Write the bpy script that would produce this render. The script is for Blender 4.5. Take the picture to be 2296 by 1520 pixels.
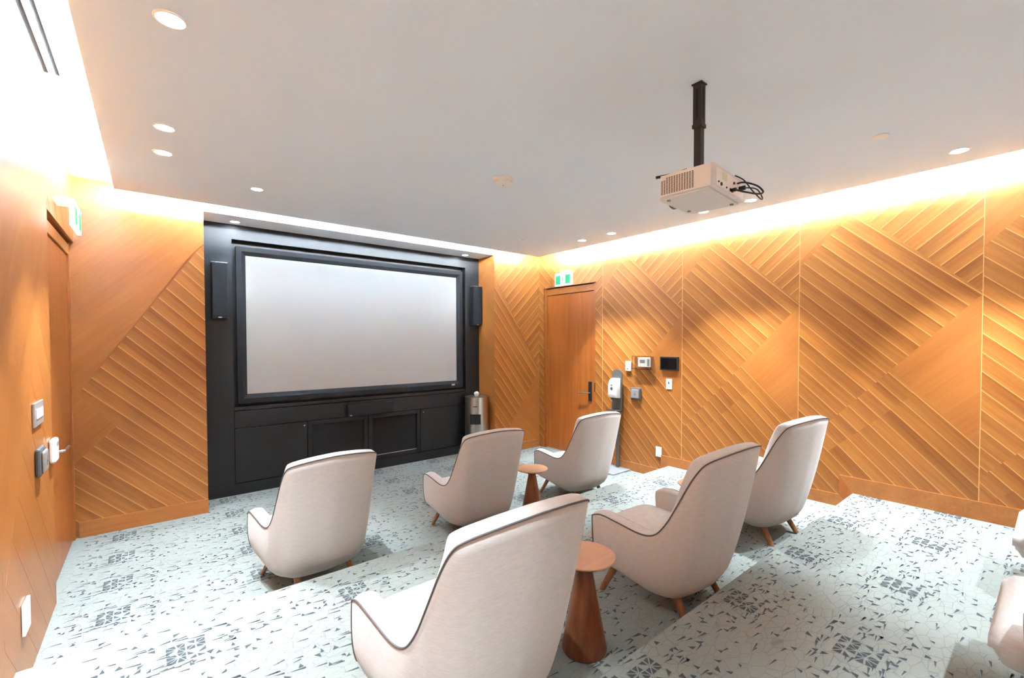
import bpy, bmesh, math, random
from mathutils import Vector, Matrix
R = math.radians
random.seed(7)
for o in list(bpy.data.objects):
    bpy.data.objects.remove(o, do_unlink=True)
SC = bpy.context.scene
COL = SC.collection

# ------------------------------------------------------------------ camera
YAW, PITCH, ROLL = 0.6906, 0.0224, -0.0016
cy_, sy_ = math.cos(YAW), math.sin(YAW)
fwd = Vector((sy_ * math.cos(PITCH), cy_ * math.cos(PITCH), -math.sin(PITCH)))
rgt = Vector((cy_, -sy_, 0.0))
upv = rgt.cross(fwd)
rr = math.cos(ROLL) * rgt + math.sin(ROLL) * upv
uu = -math.sin(ROLL) * rgt + math.cos(ROLL) * upv
cam_d = bpy.data.cameras.new('camera')
cam_d.sensor_fit = 'HORIZONTAL'
cam_d.sensor_width = 36.0
cam_d.lens = 36.0 * 1001.5 / 2296.0
cam_d.shift_x = (1148.0 - 1168.9) / 2296.0
cam_d.shift_y = (789.6 - 760.0) / 2296.0
cam_d.clip_start = 0.02
cam = bpy.data.objects.new('camera', cam_d)
COL.objects.link(cam)
M3 = Matrix((rr, uu, -fwd)).transposed()
cam.matrix_world = Matrix.Translation((0, 0, 1.6)) @ M3.to_4x4()
SC.camera = cam

# ------------------------------------------------------------------ world, exposure
w = bpy.data.worlds.new('world')
SC.world = w
w.use_nodes = True
w.node_tree.nodes['Background'].inputs[0].default_value = (0.02, 0.02, 0.02, 1)
w.node_tree.nodes['Background'].inputs[1].default_value = 0.3
SC.view_settings.view_transform = 'Standard'
SC.view_settings.look = 'None'
SC.view_settings.gamma = 1.0
SC.view_settings.use_curve_mapping = False
SC.view_settings.exposure = 2.82
LAMP_W = 46.0          # watts of each downlight spot
COVE_E = 60.0          # emission of the cove strips
LENS_E = 20.0
LAMP_COL = (0.85, 0.97, 1.06)
COVE_COL = (0.87, 0.97, 1.06)

# ------------------------------------------------------------------ room numbers (metres)
XL, XR, XLD = -0.484, 4.590, -0.515
YC, YB = 5.114, 5.497              # column faces, black media wall
YBACK = -1.7
Z1, Z2 = 0.170, 0.311              # tiers
Y1, Y2 = 2.876, 1.117
ZC, ZU = 2.832, 2.949              # floating ceiling underside, cove ceiling
XCL, XCR, YCF = -0.216, 4.330, 4.842
XA0, XA1 = 0.386, 3.735            # media alcove
ZA = 2.825

# ------------------------------------------------------------------ helpers
def tag(o, label=None, cat=None, group=None, kind=None):
    if label: o['label'] = label
    if cat: o['category'] = cat
    if group: o['group'] = group
    if kind: o['kind'] = kind
    return o

def link(o, parent=None):
    COL.objects.link(o)
    if parent is not None:
        o.parent = parent
    return o

def empty(name, loc=(0, 0, 0), rz=0.0):
    o = bpy.data.objects.new(name, None)
    o.empty_display_size = 0.05
    o.location = loc
    o.rotation_euler = (0, 0, rz)
    return link(o)

def obj(name, bm, mat, parent=None, smooth=False, mw=None, angle=None):
    me = bpy.data.meshes.new(name)
    bmesh.ops.recalc_face_normals(bm, faces=bm.faces)
    bm.to_mesh(me)
    bm.free()
    if mat: me.materials.append(mat)
    if smooth:
        for p in me.polygons: p.use_smooth = True
        if angle is not None:
            me.set_sharp_from_angle(angle=R(angle))
    o = bpy.data.objects.new(name, me)
    link(o, parent)
    if mw is not None: o.matrix_local = mw
    return o

def B():
    return bmesh.new()

def box(bm, x0, x1, y0, y1, z0, z1, bev=0.0, seg=2):
    t = bmesh.new()
    bmesh.ops.create_cube(t, size=1.0)
    for v in t.verts:
        v.co = Vector(((x0 + x1) / 2 + v.co.x * (x1 - x0), (y0 + y1) / 2 + v.co.y * (y1 - y0), (z0 + z1) / 2 + v.co.z * (z1 - z0)))
    if bev > 0:
        bmesh.ops.bevel(t, geom=list(t.edges), offset=bev, segments=seg, affect='EDGES', profile=0.5)
    merge(bm, t)
    return bm

def merge(bm, t, mat=None):
    if mat is not None:
        bmesh.ops.transform(t, matrix=mat, verts=t.verts)
    vm = [bm.verts.new(v.co) for v in t.verts]
    t.verts.index_update()
    for f in t.faces:
        try: bm.faces.new([vm[v.index] for v in f.verts])
        except ValueError: pass
    t.free()

def prism(bm, pts, axis, a, b):
    """extrude 2D polygon pts along an axis between a and b; axis x: pts=(y,z), y: (x,z), z: (x,y)"""
    def mk(p, c):
        return {'x': (c, p[0], p[1]), 'y': (p[0], c, p[1]), 'z': (p[0], p[1], c)}[axis]
    A = [bm.verts.new(mk(p, a)) for p in pts]
    C = [bm.verts.new(mk(p, b)) for p in pts]
    n = len(pts)
    bm.faces.new(A); bm.faces.new(C[::-1])
    for i in range(n):
        bm.faces.new((A[i], A[(i + 1) % n], C[(i + 1) % n], C[i]))
    return bm

def lathe(bm, prof, n=32, cx=0.0, cy=0.0, cap=True):
    rings = []
    for r, z in prof:
        rings.append([bm.verts.new((cx + r * math.cos(2 * math.pi * i / n), cy + r * math.sin(2 * math.pi * i / n), z)) for i in range(n)])
    for a, b in zip(rings, rings[1:]):
        for i in range(n):
            bm.faces.new((a[i], a[(i + 1) % n], b[(i + 1) % n], b[i]))
    if cap:
        bm.faces.new(rings[0][::-1]); bm.faces.new(rings[-1])
    return bm

def tube(bm, pts, r, n=8, closed=False):
    pts = [Vector(p) for p in pts]
    rings = []
    m = len(pts)
    prev = None
    for i, p in enumerate(pts):
        if closed:
            t = (pts[(i + 1) % m] - pts[i - 1]).normalized()
        else:
            t = (pts[min(i + 1, m - 1)] - pts[max(i - 1, 0)]).normalized()
        if prev is None:
            a = Vector((0, 0, 1)) if abs(t.z) < 0.9 else Vector((1, 0, 0))
            prev = (a - t * a.dot(t)).normalized()
        else:
            prev = (prev - t * prev.dot(t)).normalized()
        bn = t.cross(prev)
        rad = r[i] if isinstance(r, (list, tuple)) else r
        rings.append([bm.verts.new(p + rad * (math.cos(2 * math.pi * k / n) * prev + math.sin(2 * math.pi * k / n) * bn)) for k in range(n)])
    last = m if closed else m - 1
    for i in range(last):
        a, b = rings[i], rings[(i + 1) % m]
        for k in range(n):
            bm.faces.new((a[k], a[(k + 1) % n], b[(k + 1) % n], b[k]))
    if not closed:
        bm.faces.new(rings[0][::-1]); bm.faces.new(rings[-1])
    return bm

def smoothpath(pts, per=6):
    P = [Vector(p) for p in pts]
    out = []
    for i in range(len(P) - 1):
        p0, p1, p2, p3 = P[max(i - 1, 0)], P[i], P[i + 1], P[min(i + 2, len(P) - 1)]
        for k in range(per):
            t = k / per
            out.append(0.5 * ((2 * p1) + (p2 - p0) * t + (2 * p0 - 5 * p1 + 4 * p2 - p3) * t * t + (3 * p1 - p0 - 3 * p2 + p3) * t ** 3))
    out.append(P[-1])
    return out

# ------------------------------------------------------------------ materials
def srgb(r, g, b):
    f = lambda c: (c / 255 / 12.92) if c / 255 <= 0.04045 else ((c / 255 + 0.055) / 1.055) ** 2.4
    return (f(r), f(g), f(b), 1.0)

def newmat(name):
    m = bpy.data.materials.new(name)
    m.use_nodes = True
    nt = m.node_tree
    return m, nt, nt.nodes['Principled BSDF']

def setp(p, **kw):
    for k, v in kw.items():
        p.inputs[k.replace('_', ' ')].default_value = v

def plain(name, col, rough=0.5, metal=0.0, spec=0.5, noise=0.0, nscale=40.0, bump=0.0):
    m, nt, p = newmat(name)
    p.inputs['Base Color'].default_value = col
    p.inputs['Roughness'].default_value = rough
    p.inputs['Metallic'].default_value = metal
    p.inputs['Specular IOR Level'].default_value = spec
    if noise or bump:
        tc = nt.nodes.new('ShaderNodeTexCoord')
        n = nt.nodes.new('ShaderNodeTexNoise')
        n.inputs['Scale'].default_value = nscale
        n.inputs['Detail'].default_value = 4
        nt.links.new(tc.outputs['Object'], n.inputs['Vector'])
        if noise:
            mx = nt.nodes.new('ShaderNodeMix'); mx.data_type = 'RGBA'
            mx.inputs['A'].default_value = tuple(c * (1 - noise) for c in col[:3]) + (1,)
            mx.inputs['B'].default_value = tuple(min(1, c * (1 + noise)) for c in col[:3]) + (1,)
            nt.links.new(n.outputs['Fac'], mx.inputs['Factor'])
            nt.links.new(mx.outputs['Result'], p.inputs['Base Color'])
        if bump:
            b = nt.nodes.new('ShaderNodeBump')
            b.inputs['Strength'].default_value = bump
            b.inputs['Distance'].default_value = 0.002
            nt.links.new(n.outputs['Fac'], b.inputs['Height'])
            nt.links.new(b.outputs['Normal'], p.inputs['Normal'])
    return m

def emis(name, col, e):
    m, nt, p = newmat(name)
    p.inputs['Base Color'].default_value = (0.9, 0.9, 0.9, 1)
    p.inputs['Emission Color'].default_value = tuple(col[:3]) + (1,)
    p.inputs['Emission Strength'].default_value = e
    return m

def woodmat(name, dark, light, line=None, leafw=0.1, rough=0.36, vary=0.10, gx=2.2, gy=55.0, vert=False):
    """wood with grain along local X (or Z if vert); 'line': pale seam of each veneer leaf, across local Y"""
    m, nt, p = newmat(name)
    N, L = nt.nodes, nt.links
    tc = N.new('ShaderNodeTexCoord')
    oi = N.new('ShaderNodeObjectInfo')
    mp = N.new('ShaderNodeMapping')
    mp.inputs['Scale'].default_value = (gy, gy, gx) if vert else (gx, gy, gy)
    L.new(tc.outputs['Object'], mp.inputs['Vector'])
    off = N.new('ShaderNodeVectorMath'); off.operation = 'ADD'
    rs = N.new('ShaderNodeMath'); rs.operation = 'MULTIPLY'; rs.inputs[1].default_value = 57.0
    L.new(oi.outputs['Random'], rs.inputs[0])
    cb = N.new('ShaderNodeCombineXYZ')
    for i in range(3): L.new(rs.outputs[0], cb.inputs[i])
    L.new(mp.outputs[0], off.inputs[0]); L.new(cb.outputs[0], off.inputs[1])
    n1 = N.new('ShaderNodeTexNoise'); n1.inputs['Scale'].default_value = 1.0; n1.inputs['Detail'].default_value = 5; n1.inputs['Roughness'].default_value = 0.6; n1.inputs['Distortion'].default_value = 0.4
    L.new(off.outputs[0], n1.inputs['Vector'])
    mp2 = N.new('ShaderNodeMapping')
    mp2.inputs['Scale'].default_value = (9, 9, 0.7) if vert else (0.7, 9, 9)
    L.new(tc.outputs['Object'], mp2.inputs['Vector'])
    off2 = N.new('ShaderNodeVectorMath'); off2.operation = 'ADD'
    L.new(mp2.outputs[0], off2.inputs[0]); L.new(cb.outputs[0], off2.inputs[1])
    n2 = N.new('ShaderNodeTexNoise'); n2.inputs['Scale'].default_value = 1.0; n2.inputs['Detail'].default_value = 2
    L.new(off2.outputs[0], n2.inputs['Vector'])
    ad = N.new('ShaderNodeMath'); ad.operation = 'MULTIPLY_ADD'; ad.inputs[1].default_value = 0.55
    L.new(n1.outputs['Fac'], ad.inputs[0])
    hf = N.new('ShaderNodeMath'); hf.operation = 'MULTIPLY'; hf.inputs[1].default_value = 0.45
    L.new(n2.outputs['Fac'], hf.inputs[0]); L.new(hf.outputs[0], ad.inputs[2])
    fac = ad.outputs[0]
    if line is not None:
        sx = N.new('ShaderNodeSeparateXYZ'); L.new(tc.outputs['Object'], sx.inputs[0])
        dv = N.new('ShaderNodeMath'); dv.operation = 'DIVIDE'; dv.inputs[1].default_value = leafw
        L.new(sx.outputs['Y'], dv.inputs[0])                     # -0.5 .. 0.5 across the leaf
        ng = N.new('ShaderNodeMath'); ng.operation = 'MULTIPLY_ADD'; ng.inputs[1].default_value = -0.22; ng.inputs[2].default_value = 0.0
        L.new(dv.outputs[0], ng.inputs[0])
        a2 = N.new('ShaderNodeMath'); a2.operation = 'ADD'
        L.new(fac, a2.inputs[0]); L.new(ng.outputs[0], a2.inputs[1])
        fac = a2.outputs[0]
    rp = N.new('ShaderNodeMapRange'); rp.inputs[1].default_value = 0.28; rp.inputs[2].default_value = 0.72
    L.new(fac, rp.inputs[0])
    mx = N.new('ShaderNodeMix'); mx.data_type = 'RGBA'
    mx.inputs['A'].default_value = dark; mx.inputs['B'].default_value = light
    L.new(rp.outputs[0], mx.inputs['Factor'])
    out = mx.outputs['Result']
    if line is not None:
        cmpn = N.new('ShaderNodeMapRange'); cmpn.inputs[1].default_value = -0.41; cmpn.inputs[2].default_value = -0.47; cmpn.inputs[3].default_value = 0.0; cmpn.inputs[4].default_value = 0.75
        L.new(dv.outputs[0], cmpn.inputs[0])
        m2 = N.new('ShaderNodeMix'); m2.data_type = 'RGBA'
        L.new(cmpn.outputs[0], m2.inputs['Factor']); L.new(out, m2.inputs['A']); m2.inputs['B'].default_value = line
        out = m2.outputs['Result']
    hs = N.new('ShaderNodeHueSaturation')
    vr = N.new('ShaderNodeMapRange'); vr.inputs[3].default_value = 1 - vary; vr.inputs[4].default_value = 1 + vary
    L.new(oi.outputs['Random'], vr.inputs[0]); L.new(vr.outputs[0], hs.inputs['Value'])
    L.new(out, hs.inputs['Color'])
    L.new(hs.outputs[0], p.inputs['Base Color'])
    p.inputs['Roughness'].default_value = rough
    bp = N.new('ShaderNodeBump'); bp.inputs['Strength'].default_value = 0.12; bp.inputs['Distance'].default_value = 0.001
    L.new(n1.outputs['Fac'], bp.inputs['Height']); L.new(bp.outputs[0], p.inputs['Normal'])
    return m

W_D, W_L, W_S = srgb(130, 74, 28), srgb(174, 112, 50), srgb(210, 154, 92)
M = {}
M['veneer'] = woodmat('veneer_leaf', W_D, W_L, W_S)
M['veneer_soft'] = woodmat('veneer_plain', srgb(152, 90, 38), srgb(172, 108, 50), vary=0.04)
M['veneer_edge'] = woodmat('veneer_edge', srgb(196, 140, 84), srgb(214, 160, 102), vary=0.02)
M['wood'] = woodmat('wood_trim', srgb(148, 88, 40), srgb(176, 112, 54), vary=0.04)
M['wood_door'] = woodmat('wood_door', srgb(142, 74, 26), srgb(176, 102, 42), vary=0.03, gx=1.4, gy=30, vert=True)
M['wood_back'] = plain('wood_backing', srgb(150, 86, 38), 0.5, noise=0.1)
M['walnut'] = woodmat('walnut_table', srgb(92, 48, 24), srgb(150, 92, 54), vary=0.05, gx=2.5, gy=40, vert=True, rough=0.4)
M['walnut_top'] = woodmat('walnut_table_top', srgb(160, 116, 86), srgb(180, 136, 104), vary=0.03, gx=3, gy=40, rough=0.45)
M['leg'] = woodmat('chair_leg_wood', srgb(120, 74, 44), srgb(164, 112, 70), vary=0.05, gx=3, gy=60, vert=True)
M['plaster'] = plain('white_plaster', srgb(228, 240, 250), 0.85, spec=0.2, noise=0.01, nscale=3)
M['white'] = plain('white_plastic', srgb(238, 238, 236), 0.4, noise=0.01)
M['offwhite'] = plain('projector_white', srgb(222, 222, 220), 0.45, noise=0.01)
M['black'] = plain('black_laminate', srgb(15, 16, 17), 0.5, noise=0.15, nscale=25)
M['blackgap'] = plain('black_gap', srgb(10, 10, 10), 0.8, noise=0.1)
M['blackvelvet'] = plain('black_velvet', srgb(13, 13, 16), 0.8, noise=0.3, nscale=200, bump=0.3)
M['grille'] = plain('black_grille', srgb(14, 14, 15), 0.85, noise=0.35, nscale=400, bump=0.6)
M['screen'] = plain('projection_screen', srgb(164, 161, 154), 0.9, spec=0.1, noise=0.005, nscale=2)
M['metal'] = plain('dark_metal', srgb(92, 89, 86), 0.45, 0.15, noise=0.06)
M['pole'] = plain('black_pole', srgb(40, 37, 35), 0.45, 0.2, noise=0.2, nscale=120)
M['steel'] = plain('brushed_steel', srgb(196, 190, 182), 0.28, 1.0, noise=0.06, nscale=90)
M['silver'] = plain('silver_plate', srgb(186, 184, 182), 0.35, 0.6, noise=0.03)
M['darkgrey'] = plain('dark_grey_plastic', srgb(86, 88, 90), 0.45, noise=0.05)
M['greyplate'] = plain('grey_base_plate', srgb(150, 154, 158), 0.5, 0.3, noise=0.04)
M['glass_dark'] = plain('dark_glass', srgb(14, 14, 16), 0.12, noise=0.1)
M['lcd'] = plain('grey_lcd', srgb(150, 156, 152), 0.3, noise=0.03)
M['tissue'] = plain('white_tissue', srgb(245, 245, 245), 0.9, noise=0.02)
M['cable'] = plain('black_cable', srgb(24, 23, 23), 0.5, noise=0.1)
M['yellowlabel'] = plain('pale_label', srgb(222, 220, 196), 0.6, noise=0.02)
M['lens'] = emis('lamp_lens', LAMP_COL, LENS_E)
M['cove'] = emis('cove_strip', COVE_COL, COVE_E)
M['exit_white'] = emis('exit_sign_panel', (0.9, 1.0, 0.97), 0.45)
M['exit_green'] = emis('exit_sign_green', (0.01, 0.62, 0.27), 0.09)
M['exit_green'].node_tree.nodes['Principled BSDF'].inputs['Base Color'].default_value = (0.0, 0.22, 0.09, 1)
M['exit_dark'] = plain('exit_sign_ink', srgb(20, 90, 60), 0.5, noise=0.05)

def acrylic():
    m, nt, p = newmat('clear_acrylic')
    p.inputs['Base Color'].default_value = (0.97, 0.97, 0.97, 1)
    p.inputs['Roughness'].default_value = 0.05
    p.inputs['Transmission Weight'].default_value = 1.0
    p.inputs['IOR'].default_value = 1.2
    return m
M['acrylic'] = acrylic()

def fabric(name, col):
    m, nt, p = newmat(name)
    N, L = nt.nodes, nt.links
    tc = N.new('ShaderNodeTexCoord')
    n = N.new('ShaderNodeTexNoise'); n.inputs['Scale'].default_value = 420; n.inputs['Detail'].default_value = 2
    L.new(tc.outputs['Object'], n.inputs['Vector'])
    mp = N.new('ShaderNodeMapping'); mp.inputs['Scale'].default_value = (30, 30, 260)
    L.new(tc.outputs['Object'], mp.inputs['Vector'])
    n2 = N.new('ShaderNodeTexNoise'); n2.inputs['Scale'].default_value = 1.0; n2.inputs['Detail'].default_value = 3
    L.new(mp.outputs[0], n2.inputs['Vector'])
    ad = N.new('ShaderNodeMath'); ad.operation = 'ADD'
    L.new(n.outputs['Fac'], ad.inputs[0]); L.new(n2.outputs['Fac'], ad.inputs[1])
    mr = N.new('ShaderNodeMapRange'); mr.inputs[1].default_value = 0.6; mr.inputs[2].default_value = 1.4
    L.new(ad.outputs[0], mr.inputs[0])
    mx = N.new('ShaderNodeMix'); mx.data_type = 'RGBA'
    mx.inputs['A'].default_value = tuple(c * 0.86 for c in col[:3]) + (1,)
    mx.inputs['B'].default_value = tuple(c * 1.12 for c in col[:3]) + (1,)
    L.new(mr.outputs[0], mx.inputs['Factor']); L.new(mx.outputs['Result'], p.inputs['Base Color'])
    p.inputs['Roughness'].default_value = 0.9
    p.inputs['Specular IOR Level'].default_value = 0.2
    p.inputs['Sheen Weight'].default_value = 0.25
    p.inputs['Sheen Roughness'].default_value = 0.5
    b = N.new('ShaderNodeBump'); b.inputs['Strength'].default_value = 0.25; b.inputs['Distance'].default_value = 0.001
    L.new(ad.outputs[0], b.inputs['Height']); L.new(b.outputs[0], p.inputs['Normal'])
    return m
M['fabric'] = fabric('taupe_fabric', srgb(196, 191, 187))
M['piping'] = plain('dark_piping', srgb(84, 78, 78), 0.7, noise=0.1, nscale=200)

def carpet():
    m, nt, p = newmat('carpet')
    N, L = nt.nodes, nt.links
    tc = N.new('ShaderNodeTexCoord')
    mp = N.new('ShaderNodeMapping'); mp.inputs['Scale'].default_value = (13, 26, 1)
    L.new(tc.outputs['Object'], mp.inputs['Vector'])
    vo = N.new('ShaderNodeTexVoronoi'); vo.feature = 'DISTANCE_TO_EDGE'; vo.inputs['Scale'].default_value = 1.0
    L.new(mp.outputs[0], vo.inputs['Vector'])
    ln = N.new('ShaderNodeMapRange'); ln.inputs[1].default_value = 0.008; ln.inputs[2].default_value = 0.035; ln.inputs[3].default_value = 0.75; ln.inputs[4].default_value = 0.0
    L.new(vo.outputs['Distance'], ln.inputs[0])
    n0 = N.new('ShaderNodeTexNoise'); n0.inputs['Scale'].default_value = 3.0; n0.inputs['Detail'].default_value = 2
    L.new(tc.outputs['Object'], n0.inputs['Vector'])
    lm = N.new('ShaderNodeMath'); lm.operation = 'MULTIPLY'
    L.new(ln.outputs[0], lm.inputs[0]); L.new(n0.outputs['Fac'], lm.inputs[1])
    n1 = N.new('ShaderNodeTexNoise'); n1.inputs['Scale'].default_value = 350; n1.inputs['Detail'].default_value = 2
    L.new(tc.outputs['Object'], n1.inputs['Vector'])
    mx = N.new('ShaderNodeMix'); mx.data_type = 'RGBA'
    mx.inputs['A'].default_value = srgb(122, 126, 121); mx.inputs['B'].default_value = srgb(145, 150, 144)
    L.new(n1.outputs['Fac'], mx.inputs['Factor'])
    m2 = N.new('ShaderNodeMix'); m2.data_type = 'RGBA'
    L.new(lm.outputs[0], m2.inputs['Factor']); L.new(mx.outputs['Result'], m2.inputs['A']); m2.inputs['B'].default_value = srgb(84, 90, 92)
    L.new(m2.outputs['Result'], p.inputs['Base Color'])
    p.inputs['Roughness'].default_value = 0.95
    p.inputs['Specular IOR Level'].default_value = 0.1
    b = N.new('ShaderNodeBump'); b.inputs['Strength'].default_value = 0.4; b.inputs['Distance'].default_value = 0.002
    L.new(n1.outputs['Fac'], b.inputs['Height']); L.new(b.outputs[0], p.inputs['Normal'])
    return m
M['carpet'] = carpet()
M['motif'] = plain('carpet_dark_yarn', srgb(74, 78, 82), 0.95, spec=0.1, noise=0.3, nscale=300)

# ------------------------------------------------------------------ floor: three carpeted tiers
def struct(name, bm, mat, parent=None, smooth=False):
    o = obj(name, bm, mat, parent, smooth)
    if parent is None: o['kind'] = 'structure'
    return o

bm = B(); box(bm, XL - 0.15, XR + 0.15, Y1 - 0.02, YB + 0.15, -0.12, 0.0)
fl0 = struct('floor', bm, M['carpet'])
bm = B(); box(bm, XL - 0.05, XR + 0.05, Y2 - 0.02, Y1, -0.12, Z1, 0.008, 2)
fl1 = struct('floor_middle_tier', bm, M['carpet'])
bm = B(); box(bm, XL - 0.05, XR + 0.05, YBACK - 0.1, Y2, -0.12, Z2, 0.008, 2)
fl2 = struct('floor_upper_tier', bm, M['carpet'])

PX, PY = 0.775, 0.465
rng = random.Random(11)
MOT = []                                   # one repeat of the woven motif: dark triangles
cw, ch = PX / 10, PY / 6
def cell_tris(cx, cy, mode):
    if mode == 2:                          # dense cell, fan of eight pieces
        pts = [(0, 0), (.5, 0), (1, 0), (1, .5), (1, 1), (.5, 1), (0, 1), (0, .5)]
        c = (.5 + rng.uniform(-.15, .15), .5 + rng.uniform(-.15, .15))
        for i in range(8):
            if rng.random() < 0.2: continue
            a, b = pts[i], pts[(i + 1) % 8]
            g = ((a[0] + b[0] + c[0]) / 3, (a[1] + b[1] + c[1]) / 3)
            MOT.append([(cx + (g[0] + (q[0] - g[0]) * .70) * cw, cy + (g[1] + (q[1] - g[1]) * .70) * ch) for q in (a, b, c)])
    else:
        n = rng.choice([2, 3]) if mode == 1 else (rng.choice([1, 1, 2]) if rng.random() < 0.72 else 0)
        for _ in range(n):
            x, y = cx + rng.uniform(.1, .8) * cw, cy + rng.uniform(.1, .8) * ch
            k = rng.random()
            if k < 0.5:                    # long thin sliver
                l, h = rng.uniform(.035, .065), rng.uniform(.006, .013)
                s = rng.choice((-1, 1))
                MOT.append([(x, y), (x + l, y + s * h * .3), (x + l, y + s * h * 1.3)])
            else:
                l, h = rng.uniform(.016, .030), rng.uniform(.016, .030)
                s, t = rng.choice((-1, 1)), rng.choice((-1, 1))
                MOT.append([(x, y), (x + s * l, y), (x + s * l * rng.choice((0, .5, 1)), y + t * h)])
for i in range(10):
    for j in range(6):
        d = math.hypot((i + .5 - 5) / 2.6, (j + .5 - 3) / 1.5)
        m_ = 2 if d < 0.62 and rng.random() < .85 else (1 if d < 1.45 else 0)
        cell_tris(i * cw, j * ch, m_)
def motif(parent, x0, x1, y0, y1, z, ox, oy):
    verts, faces = [], []
    i0, i1 = math.floor((x0 - ox) / PX) - 1, math.ceil((x1 - ox) / PX) + 1
    j0, j1 = math.floor((y0 - oy) / PY) - 1, math.ceil((y1 - oy) / PY) + 1
    for i in range(i0, i1):
        for j in range(j0, j1):
            for t in MOT:
                q = [(ox + i * PX + p[0], oy + j * PY + p[1]) for p in t]
                if all(x0 < a < x1 and y0 < b < y1 for a, b in q):
                    n = len(verts)
                    verts += [(a, b, z) for a, b in q]
                    faces.append((n, n + 1, n + 2))
    me = bpy.data.meshes.new('carpet_motif')
    me.from_pydata(verts, [], faces)
    me.materials.append(M['motif'])
    o = bpy.data.objects.new('carpet_motif', me)
    link(o, parent)
    o['kind'] = 'stuff'
    return o
motif(fl0, XL + .02, XR - .02, Y1 + .01, YB - .02, 0.0012, -0.2 - PX / 2, 3.98 - PY / 2)
motif(fl1, XL + .02, XR - .02, Y2 + .01, Y1 - .012, Z1 + 0.0012, 0.1 - PX / 2, 2.10 - PY / 2)
motif(fl2, XL + .02, XR - .02, YBACK + .01, Y2 - .012, Z2 + 0.0012, 3.02 - PX / 2, 0.52 - PY / 2)

# ------------------------------------------------------------------ ceiling
LIP = 0.058
bm = B(); box(bm, XCL, XCR, YBACK + 0.28, YCF, ZC, ZC + 0.012); box(bm, XCL + LIP, XCR - LIP, YBACK + 0.32, YCF - LIP - 0.04, ZC + 0.012, ZC + 0.065)
struct('ceiling', bm, M['plaster'])
bm = B(); box(bm, XL - 0.2, XR + 0.2, YBACK - 0.2, YC + 0.02, ZU, ZU + 0.1)
struct('ceiling_cove', bm, M['plaster'])
bm = B(); box(bm, XA0 - 0.02, XA1 + 0.02, YC, YB + 0.15, ZA, ZU + 0.1)      # bulkhead over the screen alcove
struct('ceiling_alcove', bm, M['plaster'])
bm = B(); box(bm, XCL + 0.25, XCR - 0.25, YBACK + 0.5, YCF - 0.25, ZC + 0.065, ZU)
struct('trim_ceiling_hanger', bm, M['plaster'])

def cove(name, x0, x1, y0, y1, label):
    bm = B(); box(bm, x0, x1, y0, y1, ZC + 0.034, ZC + 0.058)
    o = obj(name, bm, M['cove'])
    tag(o, label, 'light strip', 'cove light strips')
cove('cove_light_strip', XCR - LIP, XCR - LIP + 0.008, YBACK + 0.4, YCF - LIP, 'hidden light strip washing the right panelled wall from the ceiling gap')
cove('cove_light_strip', XCL + LIP - 0.008, XCL + LIP, YBACK + 0.4, YCF - LIP, 'hidden light strip in the ceiling gap above the left wall')
cove('cove_light_strip', XCL + LIP, XCR - LIP, YCF - LIP - 0.04, YCF - LIP - 0.032, 'hidden light strip in the ceiling gap before the screen alcove')

# ------------------------------------------------------------------ veneered walls
def clip(poly, a, b, c):
    out = []
    n = len(poly)
    for i in range(n):
        p, q = poly[i], poly[(i + 1) % n]
        dp, dq = a * p[0] + b * p[1] - c, a * q[0] + b * q[1] - c
        if dp <= 0: out.append(p)
        if (dp < 0 < dq) or (dq < 0 < dp):
            t = dp / (dp - dq)
            out.append((p[0] + (q[0] - p[0]) * t, p[1] + (q[1] - p[1]) * t))
    return out

def area(poly):
    return 0.5 * abs(sum(poly[i][0] * poly[(i + 1) % len(poly)][1] - poly[(i + 1) % len(poly)][0] * poly[i][1] for i in range(len(poly))))

def rect(poly, s0, s1, z0, z1):
    for a, b, c in ((-1, 0, -s0), (1, 0, s1), (0, -1, -z0), (0, 1, z1)):
        if len(poly) < 3: return []
        poly = clip(poly, a, b, c)
    return poly

def strips(parent, O, u, n, poly, ang, w, mat, off=0.0, depth=0.006, wedge=0.0005):
    """cut a wall polygon (s,z) into veneer leaves of width w running at angle ang"""
    v = Vector((0, 0, 1))
    d = (math.cos(ang), math.sin(ang)); p = (-d[1], d[0])
    pr = [q[0] * p[0] + q[1] * p[1] for q in poly]
    k0, k1 = math.floor((min(pr) - off) / w), math.ceil((max(pr) - off) / w)
    d3 = u * d[0] + v * d[1]; p3 = u * p[0] + v * p[1]
    for k in range(k0, k1):
        lo, hi = off + k * w, off + (k + 1) * w
        g = 0.0
        q = clip(poly, -p[0], -p[1], -(lo + g))
        if len(q) >= 3: q = clip(q, p[0], p[1], hi - g)
        if len(q) < 3 or area(q) < 0.0005: continue
        cxl = sum(a * d[0] + b * d[1] for a, b in q) / len(q)
        cyl = (lo + hi) / 2
        loc = [(a * d[0] + b * d[1] - cxl, a * p[0] + b * p[1] - cyl) for a, b in q]
        clean = []
        for c in loc:
            if not clean or math.hypot(c[0] - clean[-1][0], c[1] - clean[-1][1]) > 1e-4: clean.append(c)
        if len(clean) > 2 and math.hypot(clean[0][0] - clean[-1][0], clean[0][1] - clean[-1][1]) < 1e-4: clean.pop()
        if len(clean) < 3: continue
        bm = B()
        lowr = [bm.verts.new((c[0], c[1], 0)) for c in clean]
        top = [bm.verts.new((c[0], c[1], depth - wedge * c[1] / w)) for c in clean]
        bm.faces.new(lowr[::-1]); bm.faces.new(top)
        m = len(clean)
        for i in range(m): bm.faces.new((lowr[i], lowr[(i + 1) % m], top[(i + 1) % m], top[i]))
        wpos = O + u * (cxl * d[0] + cyl * p[0]) + v * (cxl * d[1] + cyl * p[1])
        mw = Matrix((d3, p3, n)).transposed().to_4x4()
        mw.translation = wpos
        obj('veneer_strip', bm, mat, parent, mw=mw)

WP = 1.175
A45 = R(45)
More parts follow.
